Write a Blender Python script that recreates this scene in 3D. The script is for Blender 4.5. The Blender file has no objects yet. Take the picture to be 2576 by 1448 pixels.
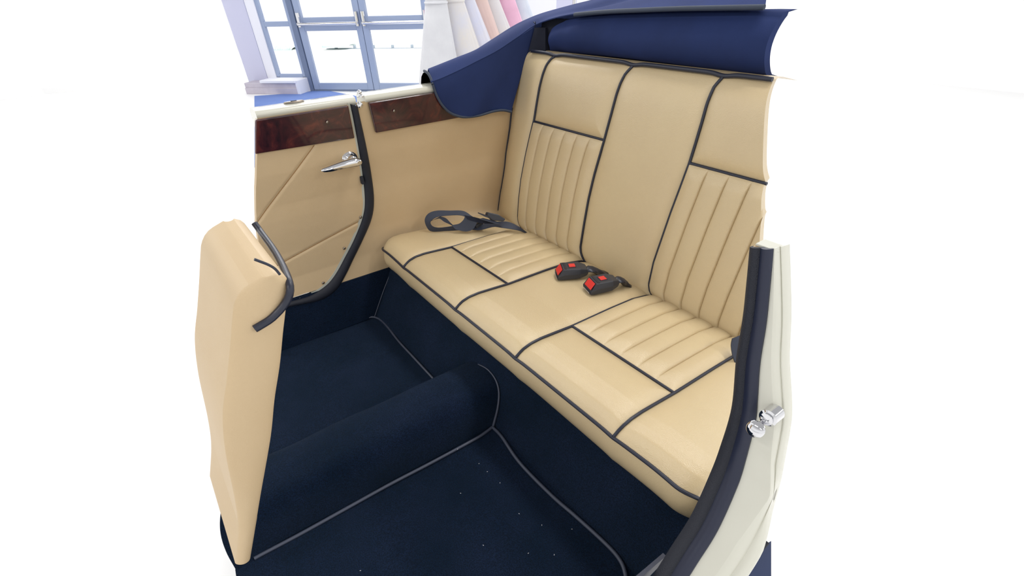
import bpy, bmesh, math, random
import numpy as np
from mathutils import Vector, Matrix
random.seed(4)
SC = bpy.context.scene
COL = SC.collection

# ------------------------------------------------------------------ camera
CP = np.array([-0.785, 0.501, 0.889]); YAW, PIT, ROL, FPX, PY = -.619, .704, -.033, 1155.3, 937.6
def _basis():
    f = np.array([math.cos(PIT)*math.cos(YAW), math.cos(PIT)*math.sin(YAW), -math.sin(PIT)])
    r = np.cross(f, [0, 0, 1.]); r /= np.linalg.norm(r); u = np.cross(r, f)
    c, s = math.cos(ROL), math.sin(ROL)
    return np.array([c*r+s*u, -s*r+c*u, f])
RB = _basis()
cam_d = bpy.data.cameras.new('camera'); cam = bpy.data.objects.new('camera', cam_d); COL.objects.link(cam)
cam_d.sensor_width = 36; cam_d.lens = 36*FPX/2576; cam_d.shift_y = (PY-724)/2576
cam_d.clip_start = .02; cam_d.clip_end = 200
M = Matrix(((RB[0][0], RB[1][0], -RB[2][0], CP[0]), (RB[0][1], RB[1][1], -RB[2][1], CP[1]),
            (RB[0][2], RB[1][2], -RB[2][2], CP[2]), (0, 0, 0, 1)))
cam.matrix_world = M
SC.camera = cam

# ------------------------------------------------------------------ light
W = bpy.data.worlds.new('world'); SC.world = W; W.use_nodes = True
bg = W.node_tree.nodes['Background']; bg.inputs[1].default_value = 1.0
_nt = W.node_tree; _tc = _nt.nodes.new('ShaderNodeTexCoord'); _sp = _nt.nodes.new('ShaderNodeSeparateXYZ'); _cr = _nt.nodes.new('ShaderNodeValToRGB')
_nt.links.new(_tc.outputs['Generated'], _sp.inputs[0]); _nt.links.new(_sp.outputs['Z'], _cr.inputs[0]); _nt.links.new(_cr.outputs[0], bg.inputs[0])
_cr.color_ramp.elements[0].position = .12; _cr.color_ramp.elements[0].color = (1.04, 1.04, 1.04, 1)
_cr.color_ramp.elements[1].position = .45; _cr.color_ramp.elements[1].color = (.50, .50, .505, 1)      # white walls around, dimmer ceiling overhead
SC.view_settings.view_transform = 'Standard'; SC.view_settings.look = 'None'
SC.view_settings.exposure = 0.0; SC.view_settings.gamma = 1; SC.view_settings.use_curve_mapping = False
def area(name, loc, to, size, sy, power, col=(1, 1, 1)):
    l = bpy.data.lights.new(name, 'AREA'); l.shape = 'RECTANGLE'; l.size = size; l.size_y = sy; l.energy = power; l.color = col
    o = bpy.data.objects.new(name, l); COL.objects.link(o); o.location = loc
    o.rotation_euler = (Vector(to)-Vector(loc)).to_track_quat('-Z', 'Y').to_euler()
    return o
k = 0
for lx in (-3.6, -.2, 3.0, 6.4):  # unseen overhead lamps, grid spread wide to whiten the floor too
    for ly in (-4.2, -1.1, 2.4):
        area('unseen_strip_light' + ('.%03d' % k if k else ''), (lx, ly, 2.75), (lx, ly, 0), 2.0, .35, 34, (1, .985, .96)); k += 1
for lx, ly in ((6.5, 5.6), (10, 4.2), (10, 1), (-.2, -7.2), (-3.8, -7.2), (3, -7.2), (-5.5, 0)):  # extra lamps added to brighten the outer floor, no fittings seen
    area('unseen_strip_light.%03d' % k, (lx, ly, 2.75), (lx, ly, 0), 2.0, .35, 34, (1, .985, .96)); k += 1
area('forecourt_daylight_fill', (13.5, -9.5, 5), (13.5, -9.5, 0), 14, 14, 1700, (1, 1, 1))  # area lamp added in place of the sun to brighten the paving

GZ = -.45      # showroom ground level
# ------------------------------------------------------------------ picture geometry -> world helpers
def ray(px): return np.array([(px[0]-1288)/FPX, -(px[1]-PY)/FPX, 1.]) @ RB
def on(px, ax, val):
    d = ray(px); return CP+d*(val-CP[ax])/d[ax]
def onp(px, p0, n):
    d = ray(px); n = np.array(n, float); return CP+d*((np.array(p0)-CP)@n)/(d@n)
SZ = [-.05, 0, .155, .217, .26, .30, .36, .40, .44, .469, .524, .577, .66, .75]
SX = [.62, .622, .636, .640, .636, .632, .62, .613, .608, .601, .586, .576, .556, .53]
def S(z): return float(np.interp(z, SZ, SX))
def side(px, off=0.):
    """point of the far body side (surface x = S(z) - off) seen at px"""
    x = .6
    for _ in range(12):
        p = on(px, 0, x); x = S(p[2])-off
    return on(px, 0, x)
def interp_curve(pts, n):
    """smooth resample of a polyline (Catmull-Rom) to n points"""
    P = np.array([list(map(float, p)) for p in pts])
    Q = np.vstack([2*P[0]-P[1], P, 2*P[-1]-P[-2]]); out = []
    L = np.concatenate([[0], np.cumsum(np.linalg.norm(np.diff(P, axis=0), axis=1))]); L /= L[-1]
    for t in np.linspace(0, 1, n):
        i = min(len(P)-2, max(0, int(np.searchsorted(L, t, 'right'))-1)); u = (t-L[i])/max(1e-9, L[i+1]-L[i])
        a, b, c, d = Q[i:i+4]
        out.append(.5*((2*b)+(-a+c)*u+(2*a-5*b+4*c-d)*u*u+(-a+3*b-3*c+d)*u**3))
    return np.array(out)

# ------------------------------------------------------------------ materials
def srgb(r, g, b):
    f = lambda c: (c/255/12.92) if c/255 <= .04045 else ((c/255+.055)/1.055)**2.4
    return (f(r), f(g), f(b), 1)
def mat(name, col, rough=.5, metal=0, grain=None, bump=.1, var=None, varscale=8, sheen=0, coat=0, sheencol=None, ior=None, dist=.001):
    m = bpy.data.materials.new(name); m.use_nodes = True; nt = m.node_tree; b = nt.nodes['Principled BSDF']
    b.inputs['Base Color'].default_value = col; b.inputs['Roughness'].default_value = rough; b.inputs['Metallic'].default_value = metal
    b.inputs['Coat Weight'].default_value = coat; b.inputs['Coat Roughness'].default_value = .06
    b.inputs['Sheen Weight'].default_value = sheen
    if sheen: b.inputs['Sheen Roughness'].default_value = .5
    if sheencol: b.inputs['Sheen Tint'].default_value = sheencol
    if ior: b.inputs['Specular IOR Level'].default_value = ior
    tc = nt.nodes.new('ShaderNodeTexCoord')
    if grain:
        kind, sc = grain
        if kind == 'voronoi':
            t = nt.nodes.new('ShaderNodeTexVoronoi'); t.inputs['Scale'].default_value = sc; out = t.outputs['Distance']
        else:
            t = nt.nodes.new('ShaderNodeTexNoise'); t.inputs['Scale'].default_value = sc; t.inputs['Detail'].default_value = 6; t.inputs['Roughness'].default_value = .6; out = t.outputs[0]
        nt.links.new(tc.outputs['Object'], t.inputs['Vector'])
        bp = nt.nodes.new('ShaderNodeBump'); bp.inputs['Strength'].default_value = bump; bp.inputs['Distance'].default_value = dist
        nt.links.new(out, bp.inputs['Height']); nt.links.new(bp.outputs[0], b.inputs['Normal'])
    if var:
        n = nt.nodes.new('ShaderNodeTexNoise'); n.inputs['Scale'].default_value = varscale; n.inputs['Detail'].default_value = 5; n.inputs['Roughness'].default_value = .62
        nt.links.new(tc.outputs['Object'], n.inputs['Vector'])
        r = nt.nodes.new('ShaderNodeValToRGB'); r.color_ramp.elements[0].position = .36; r.color_ramp.elements[1].position = .66
        r.color_ramp.elements[0].color = col; r.color_ramp.elements[1].color = var
        nt.links.new(n.outputs[0], r.inputs[0]); nt.links.new(r.outputs[0], b.inputs['Base Color'])
    return m
LEATHER = mat('cream_leather', srgb(199, 178, 141), .29, grain=('voronoi', 620), bump=.34, var=srgb(204, 184, 145), varscale=3, ior=.62)
LEATHER_PLAIN = mat('cream_trim_leather', srgb(202, 178, 142), .5, grain=('voronoi', 620), bump=.16, var=srgb(199, 174, 137), varscale=5, ior=.35)
PIPE = mat('navy_piping_vinyl', srgb(32, 36, 52), .38, grain=('noise', 500), bump=.15)
BIND = mat('grey_carpet_binding', srgb(66, 72, 88), .45, grain=('noise', 400), bump=.2)
SEAM = mat('brown_seam_thread', srgb(150, 112, 66), .8)  # brown thread along the door panel seams
def carpet_mat():
    m = mat('navy_cut_pile_carpet', srgb(4, 22, 44), .95, grain=('noise', 700), bump=1.0, var=srgb(19, 32, 57), varscale=6, sheen=.2, sheencol=srgb(110, 135, 160), ior=.08, dist=.004)
    nt = m.node_tree; b = nt.nodes['Principled BSDF']; src = b.inputs['Base Color'].links[0].from_socket
    tc = [n for n in nt.nodes if n.type == 'TEX_COORD'][0]
    n = nt.nodes.new('ShaderNodeTexNoise'); n.inputs['Scale'].default_value = 420; n.inputs['Detail'].default_value = 3; nt.links.new(tc.outputs['Object'], n.inputs['Vector'])
    r = nt.nodes.new('ShaderNodeValToRGB'); r.color_ramp.elements[0].position = .38; r.color_ramp.elements[0].color = (.45, .45, .45, 1); r.color_ramp.elements[1].position = .66; r.color_ramp.elements[1].color = (1.5, 1.5, 1.5, 1)
    nt.links.new(n.outputs[0], r.inputs[0])
    x = nt.nodes.new('ShaderNodeMix'); x.data_type = 'RGBA'; x.blend_type = 'MULTIPLY'; x.inputs[0].default_value = 1; x.clamp_result = False
    nt.links.new(src, x.inputs[6]); nt.links.new(r.outputs[0], x.inputs[7]); nt.links.new(x.outputs[2], b.inputs['Base Color'])
    return m
CARPET = carpet_mat()
HOODM = mat('navy_mohair_hood_cloth', srgb(32, 44, 80), .85, grain=('noise', 1200), bump=.35, var=srgb(36, 50, 92), varscale=5, sheen=.12, sheencol=srgb(50, 90, 220), ior=.2)
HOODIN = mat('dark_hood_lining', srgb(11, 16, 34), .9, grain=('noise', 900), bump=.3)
HBIND = mat('hood_edge_binding', srgb(48, 58, 76), .6, grain=('noise', 700), bump=.6)
RUBBER = mat('navy_ribbed_seal', srgb(22, 26, 39), .6, grain=('voronoi', 900), bump=.5)
RUBBER2 = mat('navy_smooth_seal', srgb(28, 34, 56), .42, grain=('noise', 600), bump=.15)
CREAM = mat('ivory_body_paint', srgb(211, 210, 197), .22, coat=.6)
CHROME = mat('chrome', srgb(225, 225, 228), .07, 1)
SCREWM = mat('dull_screw_steel', srgb(150, 140, 128), .35, 1)
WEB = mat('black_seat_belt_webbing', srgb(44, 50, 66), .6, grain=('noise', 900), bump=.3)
PLAST = mat('black_buckle_plastic', srgb(44, 46, 54), .42, grain=('noise', 900), bump=.15)
SLEEVE = mat('black_vinyl_sleeve', srgb(26, 30, 44), .35)
RED = mat('red_button_plastic', srgb(214, 52, 48), .3)
SILVER = mat('latch_slot_metal', srgb(190, 190, 192), .3, .7)
def wood_mat():
    m = bpy.data.materials.new('burr_walnut_veneer'); m.use_nodes = True; nt = m.node_tree; b = nt.nodes['Principled BSDF']
    tc = nt.nodes.new('ShaderNodeTexCoord')
    n = nt.nodes.new('ShaderNodeTexNoise'); n.inputs['Scale'].default_value = 16; n.inputs['Detail'].default_value = 9; n.inputs['Roughness'].default_value = .68; n.inputs['Distortion'].default_value = 1.8
    nt.links.new(tc.outputs['Object'], n.inputs['Vector'])
    r = nt.nodes.new('ShaderNodeValToRGB'); e = r.color_ramp.elements
    e[0].position = .34; e[0].color = srgb(30, 13, 24); e[1].position = .74; e[1].color = srgb(104, 46, 40)
    k = e.new(.52); k.color = srgb(58, 22, 30)
    nt.links.new(n.outputs[0], r.inputs[0]); nt.links.new(r.outputs[0], b.inputs['Base Color'])
    b.inputs['Roughness'].default_value = .3; b.inputs['Coat Weight'].default_value = .8; b.inputs['Coat Roughness'].default_value = .04
    return m
WOOD = wood_mat()
WALLM = mat('white_wall_paint', srgb(224, 225, 234), .8)
WALLL = mat('lilac_wall_paint', srgb(192, 193, 216), .8)
PLINTH = mat('scuffed_wall_base', srgb(190, 184, 196), .7, var=srgb(176, 170, 184), varscale=4)
FRAMEM = mat('grey_blue_door_paint', srgb(146, 160, 188), .4)
FRAMED = mat('dark_frame_gasket', srgb(104, 118, 146), .5)
BLUEFL = mat('blue_showroom_carpet', srgb(92, 118, 180), .9, grain=('noise', 200), bump=.3, var=srgb(102, 128, 188), varscale=1.4)
TILE = mat('white_showroom_floor', srgb(244, 244, 244), .35)
GLASSM = bpy.data.materials.new('window_glass'); GLASSM.use_nodes = True
_g = GLASSM.node_tree; _b = _g.nodes['Principled BSDF']; _b.inputs['Transmission Weight'].default_value = 1; _b.inputs['Base Color'].default_value = (1, 1, 1, 1); _b.inputs['Roughness'].default_value = 0; _b.inputs['IOR'].default_value = 1.02
OUTG = mat('pale_forecourt_paving', srgb(250, 250, 250), .9)
OUTW = mat('pale_outdoor_wall', srgb(150, 162, 172), .9)
OUTH = mat('pale_green_hedge', srgb(178, 204, 196), .9, var=srgb(215, 225, 225), varscale=2)
def gownm(name, c, c2=None): return mat(name, c, .7, grain=('noise', 60), bump=.25, var=c2 or c, varscale=6, sheen=.3)

# ------------------------------------------------------------------ object helpers
def raw(name, verts, faces, m, parent=None, smooth=True, mod=None):
    me = bpy.data.meshes.new(name); me.from_pydata([tuple(map(float, v)) for v in verts], [], [tuple(f) for f in faces]); me.update()
    bm = bmesh.new(); bm.from_mesh(me); bmesh.ops.remove_doubles(bm, verts=bm.verts, dist=1e-6); bmesh.ops.recalc_face_normals(bm, faces=bm.faces); bm.to_mesh(me); bm.free()
    if smooth: me.polygons.foreach_set('use_smooth', [True]*len(me.polygons))
    o = bpy.data.objects.new(name, me); COL.objects.link(o); me.materials.append(m)
    if parent is not None:
        o.parent = parent; o.matrix_parent_inverse = Matrix.Translation(-parent.location) if parent.parent is None else Matrix()
    return o
def root_loc(p):
    l = Vector((0, 0, 0))
    while p is not None: l += p.location; p = p.parent
    return l
def thing(name, label, cat, loc=(0, 0, 0), group=None):
    o = bpy.data.objects.new(name, None); COL.objects.link(o); o.location = loc; o['label'] = label; o['category'] = cat
    if group: o['group'] = group
    return o
def tag(o, label, cat, group=None):
    o['label'] = label; o['category'] = cat
    if group: o['group'] = group
    return o
def struct(o): o['kind'] = 'structure'; return o
class MB:
    def __init__(s): s.v = []; s.f = []
    def add(s, v, f):
        k = len(s.v); s.v += [tuple(map(float, p)) for p in v]; s.f += [tuple(i+k for i in q) for q in f]; return s
    def box(s, c, d, R=None):
        vs = [np.array([sx*d[0]/2, sy*d[1]/2, sz*d[2]/2]) for sx in (-1, 1) for sy in (-1, 1) for sz in (-1, 1)]
        if R is not None: vs = [np.array(R) @ v for v in vs]
        return s.add([v+np.array(c) for v in vs], [(0, 1, 3, 2), (4, 6, 7, 5), (0, 4, 5, 1), (2, 3, 7, 6), (0, 2, 6, 4), (1, 5, 7, 3)])
    def tube(s, pts, r, seg=10, flat=None):
        P = [np.array(p, float) for p in pts]; keep = [0]+[i for i in range(1, len(P)) if np.linalg.norm(P[i]-P[i-1]) > 1e-6]
        if hasattr(r, '__len__'): r = [r[i] for i in keep]
        P = [P[i] for i in keep]; n = len(P); vs = []; fs = []
        up = None
        for i, p in enumerate(P):
            t = P[min(n-1, i+1)]-P[max(0, i-1)]; t /= (np.linalg.norm(t)+1e-12)
            if up is None: up = np.array([0, 0, 1.]) if abs(t[2]) < .9 else np.array([1., 0, 0])
            a = np.cross(t, up); a /= (np.linalg.norm(a)+1e-12); up = np.cross(a, t)
            rr = r[i] if hasattr(r, '__len__') else r
            for k in range(seg):
                g = 2*math.pi*k/seg; vs.append(p+rr*(math.cos(g)*a+math.sin(g)*up))
        for i in range(n-1):
            for k in range(seg):
                a0 = i*seg+k; a1 = i*seg+(k+1) % seg; fs.append((a0, a1, a1+seg, a0+seg))
        fs.append(tuple(range(seg))[::-1]); fs.append(tuple((n-1)*seg+k for k in range(seg)))
        return s.add(vs, fs)
    def grid(s, G):
        nu, nv = len(G), len(G[0]); vs = [p for row in G for p in row]
        return s.add(vs, [(i*nv+j, i*nv+j+1, (i+1)*nv+j+1, (i+1)*nv+j) for i in range(nu-1) for j in range(nv-1)])
    def slab(s, G, off):
        """grid with thickness: G offset by vector off (or per-point normals when off is float)"""
        G = np.array(G, float); nu, nv = G.shape[:2]
        if np.isscalar(off):
            du = np.gradient(G, axis=0); dv = np.gradient(G, axis=1); N = np.cross(du, dv); N /= (np.linalg.norm(N, axis=2, keepdims=True)+1e-12); H = G+N*off
        else: H = G+np.array(off)
        vs = list(G.reshape(-1, 3))+list(H.reshape(-1, 3)); k = nu*nv; fs = []
        for i in range(nu-1):
            for j in range(nv-1):
                a = i*nv+j; fs.append((a, a+1, a+nv+1, a+nv)); fs.append((k+a, k+a+nv, k+a+nv+1, k+a+1))
        for j in range(nv-1):
            fs.append((j, k+j, k+j+1, j+1)); a = (nu-1)*nv+j; fs.append((a, a+1, k+a+1, k+a))
        for i in range(nu-1):
            a = i*nv; fs.append((a, a+nv, k+a+nv, k+a)); a = i*nv+nv-1; fs.append((a, k+a, k+a+nv, a+nv))
        return s.add(vs, fs)
    def poly(s, pts, off):
        """flat polygon extruded by off"""
        n = len(pts); P = [np.array(p, float) for p in pts]; Q = [p+np.array(off) for p in P]
        return s.add(P+Q, [tuple(range(n))[::-1], tuple(range(n, 2*n))]+[(i, (i+1) % n, n+(i+1) % n, n+i) for i in range(n)])
    def lathe(s, prof, c, axis=(0, 0, 1), seg=24):
        ax = Vector(axis).normalized(); q = Vector((0, 0, 1)).rotation_difference(ax); vs = []; fs = []; n = len(prof)
        for r, h in prof:
            for k in range(seg):
                g = 2*math.pi*k/seg; vs.append(Vector(c)+q @ Vector((r*math.cos(g), r*math.sin(g), h)))
        for i in range(n-1):
            for k in range(seg):
                a = i*seg+k; b = i*seg+(k+1) % seg; fs.append((a, b, b+seg, a+seg))
        fs.append(tuple(range(seg))[::-1]); fs.append(tuple((n-1)*seg+k for k in range(seg)))
        return s.add(vs, fs)
    def build(s, name, m, parent=None, smooth=True, bevel=0, sharp=None):
        o = raw(name, s.v, s.f, m, parent, smooth)
        if bevel:
            b = o.modifiers.new('b', 'BEVEL'); b.width = bevel; b.segments = 3; b.limit_method = 'ANGLE'; b.angle_limit = math.radians(35)
        if smooth:
            e = o.modifiers.new('es', 'EDGE_SPLIT') if False else None
            try: o.data.set_sharp_from_angle(angle=math.radians(sharp or 42))
            except Exception: pass
        return o
def tubeobj(name, pts, r, m, parent=None, seg=10): return MB().tube(pts, r, seg).build(name, m, parent, sharp=80)

# =================================================================== SHOWROOM (setting)
A0 = on((787, 228), 2, GZ); B0 = on((960, 229), 2, GZ); WD = (B0-A0)/np.linalg.norm(B0-A0); WN = np.array([WD[1], -WD[0], 0])   # wall direction / normal
if WN @ (CP-A0) < 0: WN = -WN
def wl(px, d=0.): return onp(px, A0+WN*d, WN)            # point of the window wall seen at px (d towards the car)
def wpt(s, z, d=0.): return A0+WD*s+WN*d+np.array([0, 0, z-GZ])
def ws(px): p = wl(px); return float((p-A0) @ WD), float(p[2])
def wbox(mb, s0, s1, z0, z1, d0, d1):
    vs = [wpt(s, z, d) for s in (s0, s1) for d in (d0, d1) for z in (z0, z1)]
    return mb.add(vs, [(0, 1, 3, 2), (4, 6, 7, 5), (0, 4, 5, 1), (2, 3, 7, 6), (0, 2, 6, 4), (1, 5, 7, 3)])
struct(MB().box((3.5, -1.0, GZ-.05), (17, 17, .1)).build('floor', TILE, smooth=False))
# blue carpet lying on the floor beside the door wall
cp = [on(p, 2, GZ+.006) for p in [(762, 233), (785, 228.6), (830, 228.6), (905, 243), (960, 262), (1000, 330), (640, 420), (640, 241)]]
mb = MB().poly(cp, (0, 0, -.005)); tag(mb.build('floor_carpet', BLUEFL, smooth=False), 'bright blue carpet on the showroom floor between the car and the glazed doors', 'carpet')
# frame coordinates along the wall
sL0, _ = ws((700, 183)); sJ, _ = ws((765, 182)); s0 = 0.0; s1 = ws((941, 215))[0]; s2 = 2*s1+.02
ztop = 1.75
def zz(px): return ws(px)[1]
z_bar = zz((905, 57)); z_pt = zz((770, 78)); z_pb = zz((797, 208)); z_ut = zz((600+0, 43)) if False else zz((765, 44))
z_sill = zz((700, 186)); z_t1 = zz((680, 67)); z_t0 = zz((680, 58))
def glazed_leaf(name, a, b):
    o = struct(MB().add([], []).build(name, FRAMEM)) if False else None
    m = MB(); st = .10
    wbox(m, a, a+st, GZ+.02, ztop, -.03, .03); wbox(m, b-st, b, GZ+.02, ztop, -.03, .03)
    wbox(m, a+st, b-st, GZ+.02, z_pb, -.028, .028); wbox(m, a+st, b-st, z_pt, z_ut, -.028, .028); wbox(m, a+st, b-st, ztop-.1, ztop, -.028, .028)
    d = struct(m.build(name, FRAMEM, smooth=False, bevel=.006))
    g = MB(); wbox(g, a+st, b-st, z_pb, z_pt, -.004, .004); wbox(g, a+st, b-st, z_ut, ztop-.1, -.004, .004); g.build('pane', GLASSM, d, smooth=False)
    h = MB(); zb = z_bar
    h.tube([wpt(a+.05, zb, .10), wpt(b-.05, zb, .10)], .02, 12)
    h.tube([wpt(a+.05, zb-.04, .05), wpt(a+.05, zb+.14, .05)], .028, 8); h.tube([wpt(b-.05, zb-.04, .05), wpt(b-.05, zb+.14, .05)], .028, 8)
    h.tube([wpt(a+.05, zb, .03), wpt(a+.05, zb, .10)], .022, 8); h.tube([wpt(b-.05, zb, .03), wpt(b-.05, zb, .10)], .022, 8)
    h.build('push_bar', CHROME, d)
    return d
glazed_leaf('door_1', .055, s1-.004); glazed_leaf('door_2', s1+.004, 2*s1-.05)
m = MB(); wbox(m, -.045, .045, GZ, ztop+.1, -.05, .045); wbox(m, 2*s1-.04, 2*s1+.05, GZ, ztop+.1, -.05, .045); wbox(m, -.05, 2*s1+.05, ztop+.01, ztop+.1, -.05, .045); wbox(m, .045, 2*s1-.04, GZ, GZ+.018, -.05, .03)
struct(m.build('trim_1', FRAMED, smooth=False, bevel=.006))
# side window
m = MB(); a, b = sL0-.03, -.05; f = .055
wbox(m, a, a+f, z_sill-.04, ztop, -.03, .03); wbox(m, b-f*.9, b, z_sill-.04, ztop, -.03, .03); wbox(m, a+f, b-f*.9, z_sill-.05, z_sill+.005, -.03, .03); wbox(m, a+f, b-f*.9, z_t1, z_t0+.02, -.03, .03); wbox(m, a, b, ztop, ztop+.08, -.03, .03)
wnd = struct(m.build('window_1', FRAMEM, smooth=False, bevel=.005))
g = MB(); wbox(g, a+f, b-f, z_sill, ztop, -.004, .004); g.build('pane', GLASSM, wnd, smooth=False)
g = MB(); wbox(g, a-.12, b+.0, z_sill-.085, z_sill-.045, -.03, .37); g.build('window_sill', WALLM, wnd, smooth=False, bevel=.01)
# wall below and beside the window
sw = ws((640, 150))[0]
m = MB(); wbox(m, sw-.1, b+.02, GZ, z_sill-.085, -.12, .34); struct(m.build('wall_window_base', PLINTH, smooth=False, bevel=.01))
m = MB(); wbox(m, sw-.1, b+.02, GZ, GZ+.09, .34, .358); struct(m.build('baseboard_window', PLINTH, smooth=False, bevel=.006))
m = MB(); wbox(m, a-.17, a, z_sill-.085, ztop+.1, -.12, .05); struct(m.build('trim_2', WALLM, smooth=False, bevel=.008))
m = MB(); wbox(m, a-.55, a-.17, GZ, ztop+.1, -.12, .06); struct(m.build('wall_left', WALLL, smooth=False))
m = MB(); wbox(m, b-.02, b+.035, GZ, z_sill-.045, -.1, .36); struct(m.build('trim_3', WALLM, smooth=False, bevel=.008))
# door plate on the meeting stile
# wall behind the gowns, with paler panels
wb = [onp(p, CP+np.array([math.cos(YAW), math.sin(YAW), 0])*7.2, (math.cos(YAW), math.sin(YAW), 0)) for p in [(1190, 100), (1397, 100), (1446, 100), (1620, 100)]]
hd = np.array([math.cos(YAW), math.sin(YAW), 0]); rt = np.array([-hd[1]*-1, -hd[0], 0])
for i, (p, q, mm) in enumerate([(wb[0], wb[1], WALLM), (wb[1], wb[2], WALLL), (wb[2], wb[3], WALLM)]):
    x = MB().poly([(p[0], p[1], GZ), (q[0], q[1], GZ), (q[0], q[1], 2.2), (p[0], p[1], 2.2)], tuple(hd*(.1+.03*(i % 2)))); struct(x.build(['wall_right', 'wall_right_panel', 'wall_right_end'][i], mm, smooth=False))
# outside: paving, low wall, hedge, rail seen pale through the glass
m = MB(); wbox(m, -6, 9, GZ-.12, GZ-.02, -16, -.2); tag(m.build('forecourt_paving', OUTG, smooth=False), 'brightly lit pale paving outside the glazed doors', 'paving')
zo = -6.8
def wo(px, d=zo): p = wl(px, d); return float((p-A0) @ WD), float(p[2])
m = MB(); qa = wo((822, 118)); qb = wo((1062, 122)); wbox(m, qa[0], qb[0], wo((860, 124))[1], wo((860, 121.5))[1], zo-.05, zo+.05)
for k in range(5):
    s_ = qa[0]+(qb[0]-qa[0])*(k+.5)/5; wbox(m, s_-.03, s_+.03, GZ-.02, wo((860, 114))[1], zo-.04, zo+.04)
tag(m.build('guard_rail', OUTW, smooth=False), 'pale horizontal guard rail outside, seen through the double doors', 'railing')
def hedge(px0, px1, y0, y1, lab):
    a_ = wo((px0, y1), zo)[0]; b_ = wo((px1, y1), zo)[0]; zb_ = wo(((px0+px1)/2, y1), zo)[1]; zt_ = wo(((px0+px1)/2, y0), zo)[1]
    G = []
    for i in range(25):
        row = []
        for j in range(9):
            u = i/24; v = j/8; t = math.pi*v
            row.append(wpt(a_+(b_-a_)*u, zb_+(zt_-zb_)*math.sin(t)**.6*(.75+.25*math.sin(u*17+1)*math.cos(u*31)), zo+.3*math.cos(t)))
        G.append(row)
    m = MB(); m.grid(G); return m.build('hedge', OUTH)
tag(hedge(702, 748, 110, 128, ''), 'pale hedge outside the narrow side window', 'hedge')
tag(hedge(822, 885, 108, 117, ''), 'pale hedge outside the left glazed door behind the guard rail', 'hedge')

# gowns on a rail ------------------------------------------------------
D0 = 4.6
def dp(px, D=D0): return onp(px, CP+hd*D, hd)
rtv = np.cross(hd, [0, 0, 1.])
rail0 = dp((1110, -120)); rail1 = dp((1420, -120)); RZ = 1.25
rk = thing('clothes_rail', 'chrome clothes rail carrying the bridal gowns behind the far side of the car', 'clothes rail', (rail0[0], rail0[1], GZ))
def rp(t, z, D=D0):
    p = rail0*(1-t)+rail1*t; p = p+hd*(D-D0); return np.array([p[0], p[1], z])
MB().tube([rp(-.1, RZ), rp(1.1, RZ)], .014).build('rail', CHROME, rk)
for t in (-.1, 1.1):
    MB().tube([rp(t, GZ+.02), rp(t, RZ)], .014).build('post', CHROME, rk)
    MB().tube([rp(t, GZ+.02)-hd*.25, rp(t, GZ+.02)+hd*.25], .016).build('foot', CHROME, rk)
def gown(px_w, w_waist, pxb, m, label, dD, seed, pleats=9, tilt=0):
    """px_w: waist centre pixel; pxb: (left,right) pixels of the skirt at picture row 170"""
    rnd = random.Random(seed); D = D0+dD
    c = dp(px_w, D); L = dp((pxb[0], 170), D); Rr = dp((pxb[1], 170), D); mid = (L+Rr)/2; half = np.linalg.norm(Rr-L)/2
    zref = mid[2]; zw = c[2]; zb = GZ+.03
    t = thing('gown', label, 'dress', (c[0], c[1], GZ), 'gowns on the clothes rail')
    ph = rnd.random()*6
    G = []; nz = 26; ns = 96
    for i in range(nz+1):
        v = i/nz; z = zw+(zb-zw)*v; k = (zw-z)/(zw-zref)
        cx = c*(1-k)+mid*k; rad = w_waist*(1-k)+half*k if k < 1 else half+(k-1)*(half-w_waist)*.8
        row = []
        for j in range(ns+1):
            g = 2*math.pi*j/ns; a = .075*min(1, v*2.2); rr = rad*(1+a*math.sin(pleats*g+ph+.6*math.sin(3*g))+a*.4*math.sin(pleats*2.3*g+1.7+ph))
            row.append(np.array([cx[0], cx[1], z])+rtv*rr*math.cos(g)+hd*min(rr*.5, .05)*math.sin(g))
        G.append(row)
    MB().slab(G, .004).build('skirt', m, t, sharp=80)
    G = []
    prof = [(0, 1.0), (.12, 1.18), (.22, 1.35), (.32, 1.42), (.40, 1.1), (.44, .45)]
    for h, s_ in prof:
        row = []
        for j in range(33):
            g = 2*math.pi*j/32; rr = w_waist*s_; row.append(np.array([c[0], c[1], zw+h*.9])+rtv*rr*math.cos(g)+hd*min(rr, .05)*math.sin(g))
        G.append(row)
    MB().slab(G, .004).build('bodice', m, t, sharp=80)
    MB().tube([[c[0], c[1], zw+.37], [c[0], c[1], RZ+.02]], .006, 6).build('hanger', CHROME, t)
    b = MB(); pr = []
    for j in range(25):
        g = 2*math.pi*j/24; pr.append(np.array([c[0], c[1], zw+.004])+rtv*(w_waist*1.03)*math.cos(g)+hd*.053*math.sin(g))
    b.tube(pr, .009, 6); b.build('waistband', m, t)
    return t
G1 = gownm('ivory_satin', srgb(196, 197, 203), srgb(204, 205, 210)); G2 = gownm('cream_tulle', srgb(208, 203, 198), srgb(198, 198, 208)); G3 = gownm('pale_lilac_lace', srgb(196, 199, 220), srgb(204, 202, 212))
G4 = gownm('peach_satin', srgb(212, 186, 180), srgb(206, 180, 176)); G5 = gownm('ivory_chiffon', srgb(204, 201, 206), srgb(210, 205, 205)); G6 = gownm('pink_satin', srgb(222, 174, 200), srgb(212, 164, 190)); G7 = gownm('white_lace', srgb(206, 210, 222), srgb(190, 198, 214))
gown((1097, 8), .082, (1057, 1150), G1, 'ivory satin gown with a beaded waist, leftmost on the rail beside the glazed door', 0, 1, 7)
gown((1138, 4), .09, (1140, 1222), G2, 'cream tulle gown hanging just right of the leftmost ivory satin gown', .12, 2, 9)
gown((1164, -4), .09, (1172, 1258), G3, 'pale lilac white lace gown between the cream tulle and the peach gown', .24, 3, 10)
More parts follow.
